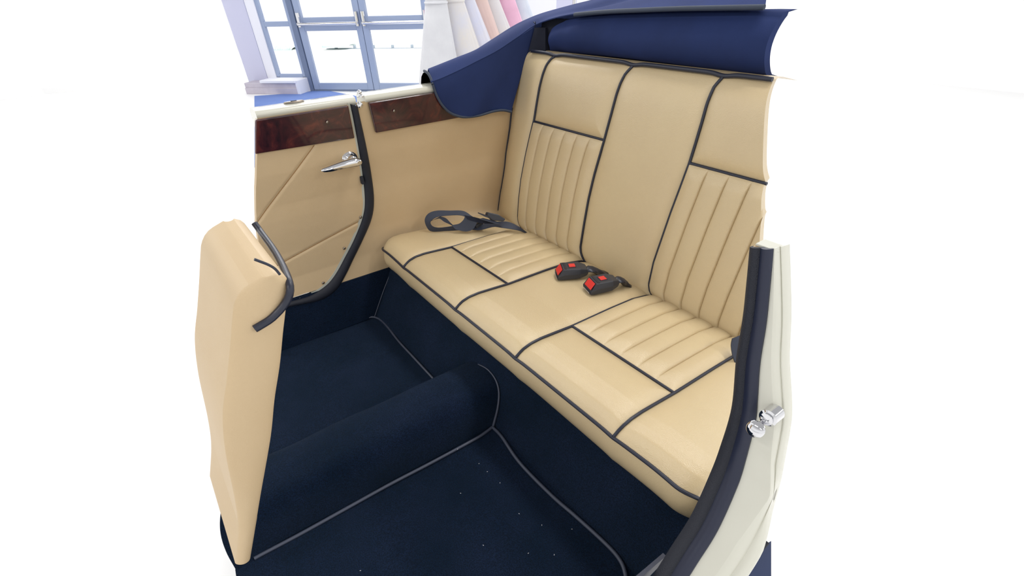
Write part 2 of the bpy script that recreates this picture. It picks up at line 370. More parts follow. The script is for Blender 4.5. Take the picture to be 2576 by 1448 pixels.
gown((1190, -14), .10, (1228, 1282), G4, 'peach satin gown showing as a narrow strip between white gowns', .36, 4, 8)
gown((1222, -8), .10, (1236, 1320), G5, 'ivory chiffon gown hanging left of the pink gown', .48, 5, 9)
gown((1262, -12), .10, (1290, 1352), G6, 'pink satin gown, the only pink one on the rail', .60, 6, 9)
gown((1292, -10), .11, (1310, 1380), G7, 'white lace gown at the right end of the rail, right of the pink gown', .72, 7, 12)

# =================================================================== REAR BENCH SEAT
bench = thing('rear_bench_seat', 'cream leather rear bench seat with navy piping and pleated panels', 'car seat', (0, -.2, 0))
PB, PA = .43, .13; YC = -.147
def cut_near_c(y): return float(np.interp(y, [-.48, -.42, -.30, -.15, -.03, .03], [-.425, -.432, -.495, -.552, -.598, -.603]))
def cush_z(x, y):
    z = float(np.interp(y, [-.50, -.46, -.42, -.36, -.28, -.15, -.09, -.05, -.02, 0, .012, .022], [.205, .217, .236, .248, .252, .255, .260, .263, .262, .257, .251, .243]))
    return z
def groove(d, w): return 1-math.exp(-(d/w)**1.3)
def cush_bulge(x, y):
    d1 = min(abs(x-PB), abs(x-PA), abs(x+PA), abs(x+PB)); d = d1
    inpan = PA < abs(x) < PB
    if inpan: d = min(d, abs(y-YC))
    dfr = max(0., .022-y); g = .011*groove(d, .018)*min(1, .25+groove(dfr, .02))
    if inpan and y < YC:
        n = 6; u = (abs(x)-PA)/(PB-PA)*n; fr = u-math.floor(u); e = min(fr, 1-fr)
        pl = (1-math.exp(-e/.05))*.0050+.0040*math.sin(math.pi*fr)**.8; fade = min(1, max(0, (YC-y)/.05))**.7
        # channels at the outer ends are the panel's own borders
        g = g*.55+pl*fade+(1-fade)*.004
    if abs(x) > PB: g = .011*groove(abs(x)-PB, .018)*min(1, .25+groove(dfr, .02))+.004*math.exp(-((abs(x)-.53)/.06)**2)-.014*math.exp(-max(0, .612-abs(x))/.012)
    return g
ys = list(np.linspace(-.49, -.06, 108))+list(np.linspace(-.057, .022, 36))
def segs(*a):
    o = []
    for x0, x1, n in a: o += list(np.linspace(x0, x1, n, endpoint=False))
    return o+[a[-1][1]]
xs = np.array(segs((-.612, -PB, 70), (-PB, -PA, 216), (-PA, PA, 110), (PA, PB, 216), (PB, .612, 70)))
def front_y(x):   # the front edge curves back at both ends
    e = max(0, abs(x)-.565)/.05; return -.028*min(1, e)**2.2
G = []
for y in ys:
    row = []
    for x in xs:
        xx = max(x, cut_near_c(y)) if x < 0 else x
        k = max(0, (y+.10)/.122)
        row.append((xx, y+front_y(xx)*k, cush_z(xx, y)+cush_bulge(xx, y)))
    G.append(row)
cus = MB(); cus.grid(G)
# front band
Gf = []
for t in np.linspace(0, 1, 16):
    row = []
    for x in xs:
        y0 = .022+front_y(x); z0 = cush_z(x, .022)+cush_bulge(x, .022)
        row.append((x, y0+.007*math.sin(math.pi*t)-.022*t**3-.002, z0-.002-.086*t-.002*math.sin(x*9)*t))
    Gf.append(row)
cus.grid(Gf)
Gu = [[(x, .022+front_y(x)-.024, Gf[-1][i][2]) for i, x in enumerate(xs)], [(max(x, cut_near_c(-.3)), -.3, .155) for x in xs]]
cus.grid(Gu)
cushion = cus.build('seat_cushion', LEATHER, bench, sharp=75)
PR = .0033
def crow(x, y, lift=.0026):
    k = max(0, (y+.10)/.122); return (x, y+front_y(x)*k, cush_z(x, y)+cush_bulge(x, y)+lift)
for sx in (PB, PA, -PA, -PB):
    y1 = -.455 if sx > -.3 else -.352
    tubeobj('piping', [crow(sx, y) for y in np.linspace(y1, .0235, 60)], PR, PIPE, cushion)
for a, b in ((PA, PB), (-PB, -PA)): tubeobj('piping', [crow(x, YC) for x in np.linspace(a, b, 50)], PR, PIPE, cushion)
tubeobj('piping', [(x, .024+front_y(x), cush_z(x, .022)+cush_bulge(x, .022)+.000) for x in np.linspace(-.610, .612, 160)], PR*1.1, PIPE, cushion)

# back rest
def by(z): return -.437-.1875*(z-.23)
def back_cut(z): return float(np.interp(z, [.22, .34, .447, .56, .735, .8], [-.438, -.402, -.362, -.314, -.236, -.21]))
ZH = .562
BZ = [.225, .240, .253, .271, .329, .392, .471, .544, .568, .609, .65, .68, .704, .720, .729]; BX = [.430, .446, .458, .465, .468, .467, .458, .447, .443, .443, .442, .438, .432, .422, .405]
AZ = [.225, .24, .257, .273, .344, .41, .475, .526, .562, .616, .668, .69, .709, .727]; AX = [.118, .135, .147, .152, .154, .155, .152, .147, .144, .141, .139, .136, .131, .119]
NZ = [.225, .234, .244, .263, .322, .39, .45, .505, .56, .603, .645, .679, .708, .729]; NX = [-.146, -.138, -.126, -.118, -.114, -.118, -.121, -.125, -.128, -.127, -.125, -.122, -.123, -.132]
def XB(z): return float(np.interp(z, BZ, BX))
def XA(z): return float(np.interp(z, AZ, AX))
def XN(z): return float(np.interp(z, NZ, NX))
def edge_off(z): return float(np.interp(z, [.21, .25, .32, .39, .48, .57, .73], [-.036, -.035, -.033, -.028, -.017, -.002, .0]))
def back_surf(x, s, flat=False):
    """s: height along the face 0..1 -> point of the padded back"""
    z = .205+.522*s; xb, xa, xn, xf = XB(z), XA(z), XN(z), -.445
    d = min(abs(x-xb), abs(x-xa), abs(x-xn), abs(x-xf))
    if xa < x < xb: lo, hi = xa, xb
    elif xf < x < xn: lo, hi = xf, xn
    else: lo = hi = None
    if lo is not None: d = min(d, abs(z-ZH))
    dt = max(0, .727-z); g = .014*groove(d, .016)*(.10+.90*groove(dt, .026))
    if lo is not None and z < ZH:
        u = (x-lo)/(hi-lo)*6; fr = u-math.floor(u); e = min(fr, 1-fr)
        pl = (1-math.exp(-e/.035))*.0058+.0042*math.sin(math.pi*fr)**.8; fade = min(1, max(0, (ZH-z)/.025))**.7*min(1, max(.15, (z-.225)/.03))
        g = g*.42+pl*fade+(1-fade)*.005
    if x > xb:
        q = (x-xb)/max(.01, S(z)-xb); q = min(1, q)
    if flat: g = 0
    belly = .008*math.sin(math.pi*min(1, max(0, (z-.22)/.5)))-.012*math.exp(-((z-.215)/.022)**2)
    roll = -.024*math.exp(-dt/.016)
    if x > xb: return np.array([x, by(z)+(g+belly+.002)*(1-q*q)+edge_off(z)*q*q+roll*.6, z])
    return np.array([x, by(z)+g+belly+roll*.6+.002, z])
bk = MB(); NXB = 640
UC = segs((0, 1, 216), (1, 2, 110), (2, 3, 240), (3, 4, 70)); NXB = len(UC)
def xcol(i, z):
    u = UC[i]; k = [-.445, XN(z), XA(z), XB(z), S(z)+.004]; a = min(3, int(u)); x = k[a]+(k[a+1]-k[a])*(u-a)
    return max(x, back_cut(z))
Gb = [[back_surf(xcol(i, .205+.522*s), s) for i in range(NXB)] for s in np.linspace(0, 1, 150)]
bk.grid(Gb)
top = Gb[-1]
Gt = []
for t in np.linspace(0, 1, 10):
    Gt.append([np.array([p[0], p[1]-.001-.10*t, p[2]+.012*math.sin(min(1, t*3)*math.pi/2)-.02*t]) for p in top])
bk.grid(Gt)
bk.grid([[r[0]-np.array([-.012*t, .035*t, 0]) for t in (0, .5, 1)] for r in Gb])      # padded depth of the squab at its near end
backrest = bk.build('backrest', LEATHER, bench, sharp=75)
for fn, z0_ in ((XB, .228), (XA, .228), (XN, .228)):
    pts = []
    for z in np.linspace(z0_, .7265, 80):
        p = back_surf(fn(z), (z-.205)/.522); pts.append(p+np.array([0, .0031, 0]))
    tubeobj('piping', pts, PR, PIPE, backrest)
for a, b in ((XA(ZH), XB(ZH)), (-.317, XN(ZH))): tubeobj('piping', [back_surf(x, (ZH-.205)/.522)+np.array([0, .002, 0]) for x in np.linspace(a, b, 50)], PR, PIPE, backrest)
def scal(x): return sum(math.exp(-((x-c)/.022)**2) for c in (.41, .119, -.132))
tubeobj('piping', [np.array([p[0], p[1]+.004, p[2]+.0045-.004*scal(p[0])]) for p in top if p[0] < .52], PR*1.3, PIPE, backrest)
# piping of the outer seam where the back meets the side trim
sm = [back_surf(S(z)-.0035, (z-.205)/.522)+np.array([0, .0015, 0]) for z in np.linspace(.58, .235, 20)]
tubeobj('seam_piping', sm, [.0034-.0018*i/19 for i in range(20)], PIPE, bench)

# =================================================================== FRONT SEAT (near seat back, beside the camera)
fs = thing('front_seat', 'cream leather front seat back with thick navy piping at the left edge, beside the camera', 'car seat', (-.25, .55, 0))
XS = -.3
# side silhouette in (y,z), rear edge leaning
rear = [(.56, .395), (.521, .472), (.500, .520), (.485, .55), (.472, .580), (.458, .612), (.447, .634)]
RC = interp_curve([(.615, .285), (.585, .345), (.56, .395), (.521, .472), (.498, .524), (.478, .565), (.461, .604), (.446, .637), (.4385, .654), (.439, .665), (.448, .671)], 60)
FC = interp_curve([(.632, .292), (.606, .350), (.590, .400), (.570, .478), (.552, .531), (.532, .571), (.514, .608), (.500, .638), (.492, .653), (.480, .664), (.460, .671)], 60)
G = []
for r_, f_ in zip(RC, FC):
    row = []
    for u in np.linspace(0, 1, 14):
        q = r_*(1-u)+f_*u; row.append(np.array([XS-.006*math.sin(math.pi*u)**.6, q[0], q[1]]))
    G.append(row)
MB().slab(G, (.185, 0, 0)).build('seat_back', LEATHER_PLAIN, fs, sharp=60, bevel=.006)
def fpx(px, x): return on(px, 0, x)
loop = interp_curve([(640, 561), (656, 583), (690, 630), (715, 676), (728, 712), (729, 738), (718, 762), (700, 784), (680, 803), (656, 818), (625, 836)], 60)
lw = []
for i, p in enumerate(loop):
    # the piping follows the rear top edge towards the middle of the car, then the outer edge
    if p[1] < 712: x = float(np.interp(p[1], [573, 639, 712], [-.115, -.205, XS-.004]))
    else: x = XS-.004
    lw.append(on(p, 0, x))
lw = interp_curve(lw[::4], 50)
lw = lw+(CP-lw)/np.linalg.norm(CP-lw, axis=1, keepdims=True)*.004
tubeobj('piping', lw, .0040, PIPE, fs, 14)
lw2 = [on(p, 0, XS-.004+.002) for p in interp_curve([(640, 652), (656, 658), (676, 666), (692, 676), (704, 690)], 16)]
lw2 = [p+(CP-p)*.012 for p in lw2]
tubeobj('piping', lw2, .0014, PIPE, fs)

# =================================================================== FOOTWELL CARPET
ft = thing('footwell_carpet', 'navy cut pile carpet lining the footwell with grey bound edges and a raised centre tunnel', 'carpet', (0, .3, 0))
def heel0(x): return float(np.interp(x, [-.6, -.5, -.08, .2, .6], [.070, .064, .060, .084, .088]))
def heel(x, z): return np.array([x, heel0(x)-(heel0(x)+.020)*(z/.165), z])   # sloping heel board
HN = np.array([0, .165, .082]); HP = np.array([0, .062, 0])
def fz(x, y): return .0012*math.sin(7*x+3*y)+.0010*math.sin(13*y-5*x)
FXN, FXF = -.545, .625
def front_end(x): return float(np.interp(x, [-.6, -.08, .15, .4, .64], [.70, .70, .60, .535, .462]))
def floor_grid(x0, x1):
    G = []
    for x in np.linspace(x0, x1, 40):
        e = front_end(x); h0 = heel0(x)-.002; G.append([(x, h0+(e-h0)*t, fz(x, h0+(e-h0)*t)-.001) for t in np.linspace(0, 1, 40)])
    return G
MB().slab(floor_grid(-.575, -.05), (0, 0, -.02)).build('floor_mat', CARPET, ft); MB().slab(floor_grid(.05, .625), (0, 0, -.02)).build('floor_mat', CARPET, ft)
MB().slab([[heel(x, z) for z in np.linspace(-.005, .175, 12)] for x in np.linspace(-.63, .636, 40)], (0, -.01, -.004)).build('heel_board', CARPET, ft)
# far side kick carpet
G = []
for y in np.linspace(-.03, .455, 40):
    G.append([(S(z)-.004-.002*math.sin(9*y), max(y, heel(.6, z)[1]), z) for z in np.linspace(0, .153, 8)])
MB().slab(G, (.01, 0, 0)).build('side_carpet', CARPET, ft)
# near side kick carpet, rising to the sill
G = []
for y in np.linspace(-.01, .62, 40):
    zt = float(np.interp(y, [0, .05, .10, .16, .25, .62], [.25, .22, .18, .15, .135, .135]))
    G.append([(-.570-.058*t**.8, max(y, heel(-.6, zt*t)[1]), -.004+zt*t) for t in np.linspace(0, 1, 10)])
MB().slab(G, (-.01, 0, 0)).build('side_carpet', CARPET, ft)
# tunnel: section found on the heel board, running forwards
tp = [onp(p, HP, HN) for p in [(1240, 1073), (1252, 1025), (1255, 985), (1247, 955), (1228, 930), (1205, 917), (1183, 913), (1160, 917)]]
secx = [(p[0], p[2]) for p in tp]
ic = max(range(len(secx)), key=lambda k: secx[k][1]); xc = secx[ic][0]+.012
right = [(2*xc-p[0], p[1]) for p in secx[:ic+1]][::-1]
sec2 = interp_curve(secx[:ic+1]+right, 48)
sec2[:, 1] -= sec2[:, 1].min()*0
G = []
for k, y in enumerate(np.linspace(0, 1, 46)):
    row = []
    for (x, z) in sec2:
        y0 = heel(x, z)[1]-.004; e = front_end(x)
        row.append((x+.0015*math.sin(18*y+z*30), y0+(e-y0)*y, z*(1-.012*math.exp(-y*30))+.0012*math.sin(y*14)))
    G.append(row)
MB().grid(G).build('tunnel', CARPET, ft, sharp=80)
tn = [onp(p, HP+np.array([0, .003, .002]), HN) for p in interp_curve([(1240, 1073), (1252, 1025), (1255, 985), (1247, 955), (1228, 930), (1205, 917), (1183, 913)], 30)]
tubeobj('binding', tn, [.0036*(1-.6*i/29) for i in range(30)], BIND, ft)
b1 = [on(p, 2, .004) for p in interp_curve([(640, 1404), (656, 1395), (760, 1340), (870, 1279), (980, 1218), (1080, 1166), (1160, 1123), (1210, 1095), (1238, 1074)], 40)]
tubeobj('binding', b1, .0040, BIND, ft)
b2 = [on(p, 2, .004) for p in interp_curve([(1238, 1073), (1262, 1098), (1308, 1164), (1386, 1244), (1447, 1297), (1509, 1353), (1546, 1390), (1565, 1418), (1574, 1448), (1576, 1480)], 50)]
tubeobj('binding', b2, .0042, BIND, ft)
b3 = [on(p, 2, .003) for p in interp_curve([(905, 806), (925, 799), (940, 797), (957, 804), (975, 822), (1003, 858), (1040, 898), (1090, 952)], 36)]
tubeobj('binding', b3, .0036, BIND, ft)
b4 = [on(p, 2, .003) for p in interp_curve([(690, 882), (712, 875), (800, 846), (905, 806)], 20)]
tubeobj('binding', b4, .0014, BIND, ft)
sA = side((985, 680), .006); sB = on((942, 797), 2, .004)
tubeobj('binding', interp_curve([sA, (sA*.55+sB*.45)+np.array([-.002, .004, 0]), sB], 16), .0016, BIND, ft)
# lint
m = MB()
for px in [(1206, 1165), (1227, 1186), (1258, 1213), (1160, 1240), (1307, 1292), (1363, 1319), (1394, 1396), (1545, 1337), (970, 1020), (1150, 1130), (938, 1110), (908, 1434), (1040, 1236), (1215, 1370), (1330, 1390), (1440, 1330), (860, 1162)]:
    p = on(px, 2, .006) if px[1] > 1125 and px[0] > 1100 or px[1] > 1300 else None
    if p is None: continue
    a = random.random()*6; m.tube([p, p+np.array([.0022*math.cos(a), .0022*math.sin(a), .0006])], .0006, 5)
lint = m.build('lint', mat('white_lint', srgb(225, 225, 225), .9)); tag(lint, 'tiny white specks of lint scattered on the navy carpet near the front', 'lint'); lint['kind'] = 'stuff'

# =================================================================== CAR BODY (far side trim, rails, near door post)
car = thing('vintage_car', 'ivory painted open vintage car with cream trimmed sides, navy door seals and walnut cappings', 'car', (0, -.1, -.2))
# far weather strip curve (inner = rear edge of the door opening)
stripL = interp_curve([(882, 262), (890, 300), (901, 360), (912, 430), (919, 500), (914, 545), (893, 600), (870, 645), (845, 690), (820, 719), (780, 744), (735, 757), (690, 768)], 70)
stripR = interp_curve([(900, 268), (908, 305), (920, 360), (933, 430), (941, 500), (935, 550), (912, 605), (890, 650), (868, 695), (845, 730), (805, 755), (735, 770), (690, 782)], 70)
RL = [side(p, .006) for p in stripL]; RR = [side(p, .006) for p in stripR]
G = []
for a, b in zip(RL, RR):
    w = b-a; row = []
    for t in np.linspace(0, 1, 7): row.append(a+w*t+np.array([-.006*math.sin(math.pi*t)**.6, 0, 0]))
    G.append(row)
MB().slab(G, (.012, 0, 0)).build('weatherstrip', RUBBER, car, sharp=60)
# far quarter trim panel (grid in y,z bounded by the strip and the seat back)
def strip_y(z, R):
    P = np.array([[p[2], p[1]] for p in R]); P = P[P[:, 0].argsort()]; return float(np.interp(z, P[:, 0], P[:, 1]))
G = []
for z in np.linspace(.150, .660, 60):
    y0 = strip_y(z, RR)-.002; y1 = by(z)-.09; G.append([(S(z), y0+(y1-y0)*t, z) for t in np.linspace(0, 1, 40)])
MB().slab(G, (.012, 0, 0)).build('side_trim_panel', LEATHER_PLAIN, car)
# top rail of the quarter, ivory
def rail(y0, y1, name, parent):
    cs = [(.570, .640), (.562, .655), (.5535, .6605), (.5515, .668), (.555, .674), (.575, .677), (.60, .676), (.612, .668), (.625, .62), (.655, .45), (.672, .2), (.672, -.1), (.66, -.1), (.655, .2), (.64, .45), (.60, .63)]
    G = [[(x, y, z) for x, z in cs+[cs[0]]] for y in np.linspace(y0, y1, 12)]
    m = MB(); m.grid(G); k = len(cs)
    m.add([G[0][j] for j in range(k)], [tuple(range(k))]); m.add([G[-1][j] for j in range(k)], [tuple(range(k))])
    return m.build(name, CREAM, parent, sharp=50)
rail(-.01, -.75, 'body_rail', car)
# walnut capping of the quarter
def wood(pxs, parent, th=.010):
    C = [side(p, .001) for p in pxs]; G = []
    for u in np.linspace(0, 1, 24):
        row = []
        for v in np.linspace(0, 1, 6):
            p = (C[0]*(1-u)+C[1]*u)*(1-v)+(C[3]*(1-u)+C[2]*u)*v; p[0] = S(p[2])-.001; row.append(p)
        G.append(row)
    o = MB().slab(G, (-th, 0, 0)).build('wood_trim', WOOD, parent, smooth=False, bevel=.003); return o
wq = wood([(924, 257), (1150, 222), (1200, 286), (943, 333)], car)
def screw(px, parent, r=.0035, off=.013):
    c = side(px, off); o = MB().lathe([(r, 0), (r, .0012), (r*.8, .0024), (r*.45, .003), (r*.4, .0018), (.0003, .0018)], c, (-1, 0, 0), 16).build('screw', SCREWM, parent); return o
screw((991, 279), wq)
# chrome hood socket at the gap between door and body
c = side((908, 252), -.006); c[2] = .672
MB().lathe([(.009, 0), (.009, .002), (.0045, .003), (.004, .006), (.0062, .008), (.0066, .011), (.005, .014), (.001, .0155)], c, (0, 0, 1), 20).build('chrome_peg', CHROME, car)
c2 = side((905, 264), .006)
MB().lathe([(.0075, 0), (.0075, .002), (.005, .004), (.002, .005)], c2, (-1, 0, .3), 18).build('chrome_catch', CHROME, car)

# near side: door post swept along the opening
inner = [(1886, 622), (1878, 700), (1868, 800), (1852, 900), (1846, 1000), (1835, 1050), (1815, 1110), (1790, 1180), (1740, 1290), (1690, 1370), (1640, 1448), (1596, 1510), (1540, 1580)]
innw = np.array([(-.556, .010, .660), (-.566, .011, .62), (-.576, .012, .577), (-.586, .014, .524), (-.601, .017, .469), (-.608, .022, .44), (-.613, .028, .40), (-.62, .043, .359), (-.632, .083, .301), (-.636, .119, .259), (-.640, .156, .217), (-.642, .19, .186), (-.642, .25, .155)])
IN = interp_curve(innw, 90)
def sweep_band(w0, w1, name, m, bow=.003, dy0=0., dy1=0., seg=7, parent=None, thick=.008, tw=None):
    G = []
    for i, p in enumerate(IN):
        t = IN[min(89, i+1)]-IN[max(0, i-1)]; t /= np.linalg.norm(t)
        out = np.array([-1., 0, 0]); out -= t*(out@t); out /= np.linalg.norm(out)
        nrm = np.cross(out, t)
        if nrm[1] < 0: nrm = -nrm
        a = w0(i) if callable(w0) else w0; b = w1(i) if callable(w1) else w1
        row = []
        for k in range(seg):
            u = k/(seg-1); row.append(p+out*(a+(b-a)*u)+nrm*((dy0+(dy1-dy0)*u)+bow*math.sin(math.pi*u)))
        G.append(row)
    mb = MB(); GA = np.array(G)
    mb.slab(GA, (0, -thick, -.001)); return mb.build(name, m, parent, sharp=50)
nw = 90
def iz(zs, ws_): return lambda i: float(np.interp(IN[i][2], zs, ws_))
w1 = iz([.2, .36, .47, .66], [.021, .0185, .014, .0125]); w2 = iz([.2, .36, .47, .66], [.041, .038, .031, .025])
sweep_band(0, w1, 'ribbed_seal', RUBBER, .0035, parent=car)
sweep_band(lambda i: w1(i)-.0005, w2, 'smooth_seal', RUBBER2, .004, parent=car)
wj = iz([.15, .30, .36, .40, .469, .524, .577, .66], [.066, .066, .078, .066, .050, .042, .034, .0255])
sweep_band(lambda i: w2(i)-.001, wj, 'door_jamb', CREAM, 0, -.003, -.003, 9, parent=car)
wj2 = iz([.15, .32, .36, .40, .66], [.080, .080, .080, .068, .027])
sweep_band(wj, lambda i: max(wj2(i), wj(i)+.001), 'jamb_step', CREAM, .0015, -.003, -.012, 5, parent=car)
wj3 = iz([.15, .25, .30, .34, .66], [.095, .096, .094, .083, .03])
sweep_band(lambda i: max(wj2(i), wj(i)+.001), lambda i: max(wj3(i), wj(i)+.002), 'body_skin', CREAM, .003, -.012, -.018, 7, parent=car)
# inner trim of the near post
G = []
for i in range(0, 62):
    p = IN[i]; G.append([p+np.array([-.002, -.002, 0]), p+np.array([-.002, -.014, 0]), p+np.array([-.006, -.03, 0])])
MB().slab(G, (-.006, 0, 0)).build('side_trim_panel', LEATHER_PLAIN, car)
# ivory cap on top of the post
MB().box((-.571, -.006, .6615), (.026, .018, .003)).build('body_rail', CREAM, car, smooth=False, bevel=.001)
# grey sill plate
q = [on(p, 0, -.628) for p in [(1668, 1390), (1664, 1402), (1612, 1456), (1590, 1456)]]
MB().poly(q, (-.006, 0, 0)).build('sill_plate', RUBBER2, car, smooth=False)
# chrome striker on the jamb
st = on((1921, 1062), 1, .028)
sk = MB().lathe([(.011, -.014), (.011, .003), (.008, .004), (.008, .007), (.003, .008)], st+np.array([-.003, 0, .012]), (0, 1, 0), 28).build('striker_boss', CHROME, car)
MB().lathe([(.003, -.008), (.008, .0), (.0105, .003), (.011, .006), (.009, .009), (.004, .011), (.001, .0113)], st+np.array([.001, .010, -.004]), (-.1, 1, .35), 28).build('striker_knob', CHROME, car)
# rear wing, navy, with its rubber beading
wg = [onp(p, (-.75, .0, .1), (-.55, .45, .7)) for p in [(1925, 1368), (1900, 1398), (1864, 1452), (1864, 1475), (1940, 1475), (1940, 1360)]]
MB().poly(wg, (0, 0, -.02)).build('rear_wing', mat('navy_wing_paint', srgb(30, 48, 88), .3, coat=.5), car, smooth=False)
tubeobj('wing_beading', [onp(p, (-.75, .0, .105), (-.55, .45, .7)) for p in [(1930, 1362), (1900, 1396), (1862, 1456), (1850, 1480)]], .004, RUBBER, car)

# =================================================================== FAR DOOR
def door_front(z): return float(np.interp(z, [.13, .40, .50, .60, .68], [.40, .345, .315, .280, .255]))
lines = [(side((790, 365)), side((640, 568))), (side((921, 546)), side((690, 671)))]
def linedist(p):
    d = 9
    for a, b in lines:
        a2, b2, p2 = a[1:], b[1:], p[1:]; ab = b2-a2; t = max(0, min(1, (p2-a2) @ ab/(ab @ ab))); d = min(d, np.linalg.norm(p2-a2-t*ab))
    return d
G = []
for z in np.linspace(.158, .659, 150):
    y0 = strip_y(z, RL)+.006; y1 = door_front(z); row = []
    for t in np.linspace(0, 1, 110):
        p = np.array([S(z), max(y0, y0+(y1-y0)*t), z]); p[0] -= .004-.0035*math.exp(-(linedist(p)/.0035)**2)+.006*0; row.append(p)
    G.append(row)
door = MB().slab(G, (.02, 0, 0)).build('door', LEATHER_PLAIN, car, sharp=80)
for a, b in lines:
    pts = []
    for t in np.linspace(0, 1, 24):
        p = a*(1-t)+b*t; p[0] = S(p[2])-.0012; pts.append(p)
    tubeobj('seam', pts, .0009, SEAM, door, 6)
# ivory door edge
G = []
for p in RL[:62]: G.append([np.array([S(p[2])-.0045, p[1]+dy, p[2]+dz]) for dy, dz in ((.001, .0), (.0045, .002), (.008, .004))])
MB().slab(G, (.012, 0, 0)).build('door_edge', mat('ivory_door_edge', srgb(176, 178, 168), .4), door)
rail(.016, .262, 'door_rail', door)
wd = wood([(640, 300), (873, 264), (889, 346), (640, 386)], door)
screw((823, 307), door)
for p in ((907, 546), (866, 624), (813, 711)): screw(p, door, .0045, .005)
# oval socket plate on the rail
oc = np.array([.578, on((759, 266), 2, .678)[1], .6775])
m = MB(); vs = []
ring = [(math.cos(g), math.sin(g)) for g in np.linspace(0, 2*math.pi, 33)[:-1]]
m.add([oc+np.array([.007*a, .026*b, 0]) for a, b in ring]+[oc+np.array([.0055*a, .023*b, .003]) for a, b in ring], [(i, (i+1) % 32, 32+(i+1) % 32, 32+i) for i in range(32)]+[tuple(range(32, 64))])
pl = m.build('socket_plate', SCREWM, door)
MB().box(oc+np.array([0, 0, .0032]), (.005, .014, .0012)).build('socket_slot', RUBBER, door, smooth=False)
# black latch in the shut line
lp = side((914, 452), .008); MB().box(lp+np.array([0, .004, 0]), (.012, .009, .022)).build('latch', RUBBER, door, smooth=False, bevel=.002)
# chrome lever handle
hc = side((880, 400), .004)
hb = MB().lathe([(.022, 0), (.022, .002), (.0195, .004), (.0195, .006), (.016, .009), (.016, .011), (.0125, .015), (.0115, .024), (.013, .030), (.009, .034), (.001, .035)], hc, (-1, 0, 0), 32)
HX = hc[0]-.034
hp = [on(p, 0, HX) for p in interp_curve([(909, 409), (900, 407), (885, 409), (865, 414), (845, 420), (825, 426), (808, 429)], 24)]
rad = [float(np.interp(i/23, [0, .04, .12, .4, .75, .95, 1], [.0045, .0088, .0112, .0105, .0084, .0055, .002])) for i in range(24)]
hb.tube(hp, rad, 20).build('door_handle', CHROME, door, sharp=28)

# =================================================================== FOLDED HOOD
hood = thing('folded_hood', 'navy cloth convertible hood folded down behind the rear seat and over the far side', 'convertible hood', (.3, -.65, .7))
XF = .541
A_px = [(1084, 208), (1110, 199), (1150, 181), (1200, 156), (1250, 130), (1300, 97), (1345, 66)]
Acur = [on(p, 0, XF) for p in A_px]
Rpx = [(1385, 50), (1440, 38), (1520, 30), (1600, 26), (1700, 22), (1800, 20), (1925, 18)]
Bcur = [on(p, 1, -.565+.008*min(1, i/3)) for i, p in enumerate(Rpx)]
crest = interp_curve(Acur+Bcur, 110)                       # crease along the side, then the bound edge over the back
# outer silhouette of the cloth
def sil(px, x=None, y=None): return on(px, 0, x) if x is not None else on(px, 1, y)
Opx = [sil((1078, 176), x=.640), sil((1110, 163), x=.645), sil((1150, 147), x=.650), sil((1190, 131), x=.655), sil((1235, 103), x=.66), sil((1290, 68), x=.665), sil((1330, 48), x=.655), sil((1370, 33), x=.635), sil((1440, 14), x=.58), sil((1500, 0), x=.52), sil((1580, -22), x=.44), sil((1680, -36), x=.33), sil((1800, -48), x=.18), sil((1925, -60), x=.03)]
outer = interp_curve(Opx, 110)
G = []
for i in range(110):
    a = crest[i]; b = outer[i]; row = []; w = i/109
    for t in np.linspace(0, 1, 18):
        p = a*(1-t)+b*t; p = p+np.array([0, 0, (.012+.010*w)*math.sin(math.pi*t)*(.6+.4*math.sin(2.1*t+8*w))])
        # soft fold running diagonally over the corner
        p[2] -= .010*math.exp(-((t-(.2+.9*(w-.45)))/.10)**2)*math.exp(-((w-.62)/.16)**2)
        row.append(p)
    drop = [np.array([.012, -.012*w, -.012]), np.array([.02, -.03*w, -.05]), np.array([.022, -.05*w, -.12])]
    for d in drop: row.append(b+d)
    G.append(row)
MB().slab(G, .0025).build('hood_top_cloth', HOODM, hood, sharp=80)
# hanging side flap
Dpx = [(1088, 212), (1098, 240), (1112, 264), (1130, 282), (1150, 291), (1172, 294), (1205, 290), (1240, 280), (1265, 277), (1286, 281)]
Dc = interp_curve([on(p, 0, XF+.004) for p in Dpx], 60); Atop = interp_curve(Acur, 60)
G = []
for i in range(60):
    a, b = Atop[i], Dc[i]; row = []
    for t in np.linspace(0, 1, 26):
        p = a*(1-t)+b*t; p[0] -= .007*math.sin(math.pi*t)*math.sin(math.pi*i/59)+.004*math.sin(i*.16+3*t)*t*math.sin(math.pi*i/59); row.append(p)
    G.append(row)
MB().slab(G, (.003, 0, 0)).build('side_flap', HOODM, hood, sharp=80)
tubeobj('edge_binding', [p+np.array([-.001, 0, 0]) for p in Dc], .0036, HBIND, hood, 8)
# open front end: binding arch over the rail and dark lining inside
arch = interp_curve([on((1088, 212), 0, XF), on((1083, 196), 0, XF+.012), on((1075, 183), 0, XF+.03), on((1064, 178), 0, .60), on((1054, 182), 0, .635)], 20)
tubeobj('edge_binding', arch[:12], .0036, HBIND, hood, 8)
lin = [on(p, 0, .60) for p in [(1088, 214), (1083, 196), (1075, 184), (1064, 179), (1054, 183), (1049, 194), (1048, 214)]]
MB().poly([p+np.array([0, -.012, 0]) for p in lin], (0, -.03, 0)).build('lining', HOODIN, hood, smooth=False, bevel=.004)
# bound edge over the back
tubeobj('edge_binding', [p+np.array([0, .003, .0]) for p in crest[56:]], .0048, HBIND, hood, 10)
tk = on((1347, 60), 0, .538)
MB().tube([tk+np.array([.004, 0, -.012]), tk, tk+np.array([-.004, .004, .006])], .0011, 6).tube([tk, tk+np.array([.006, .003, .005])], .0011, 6).build('tie_thread', PIPE, hood)
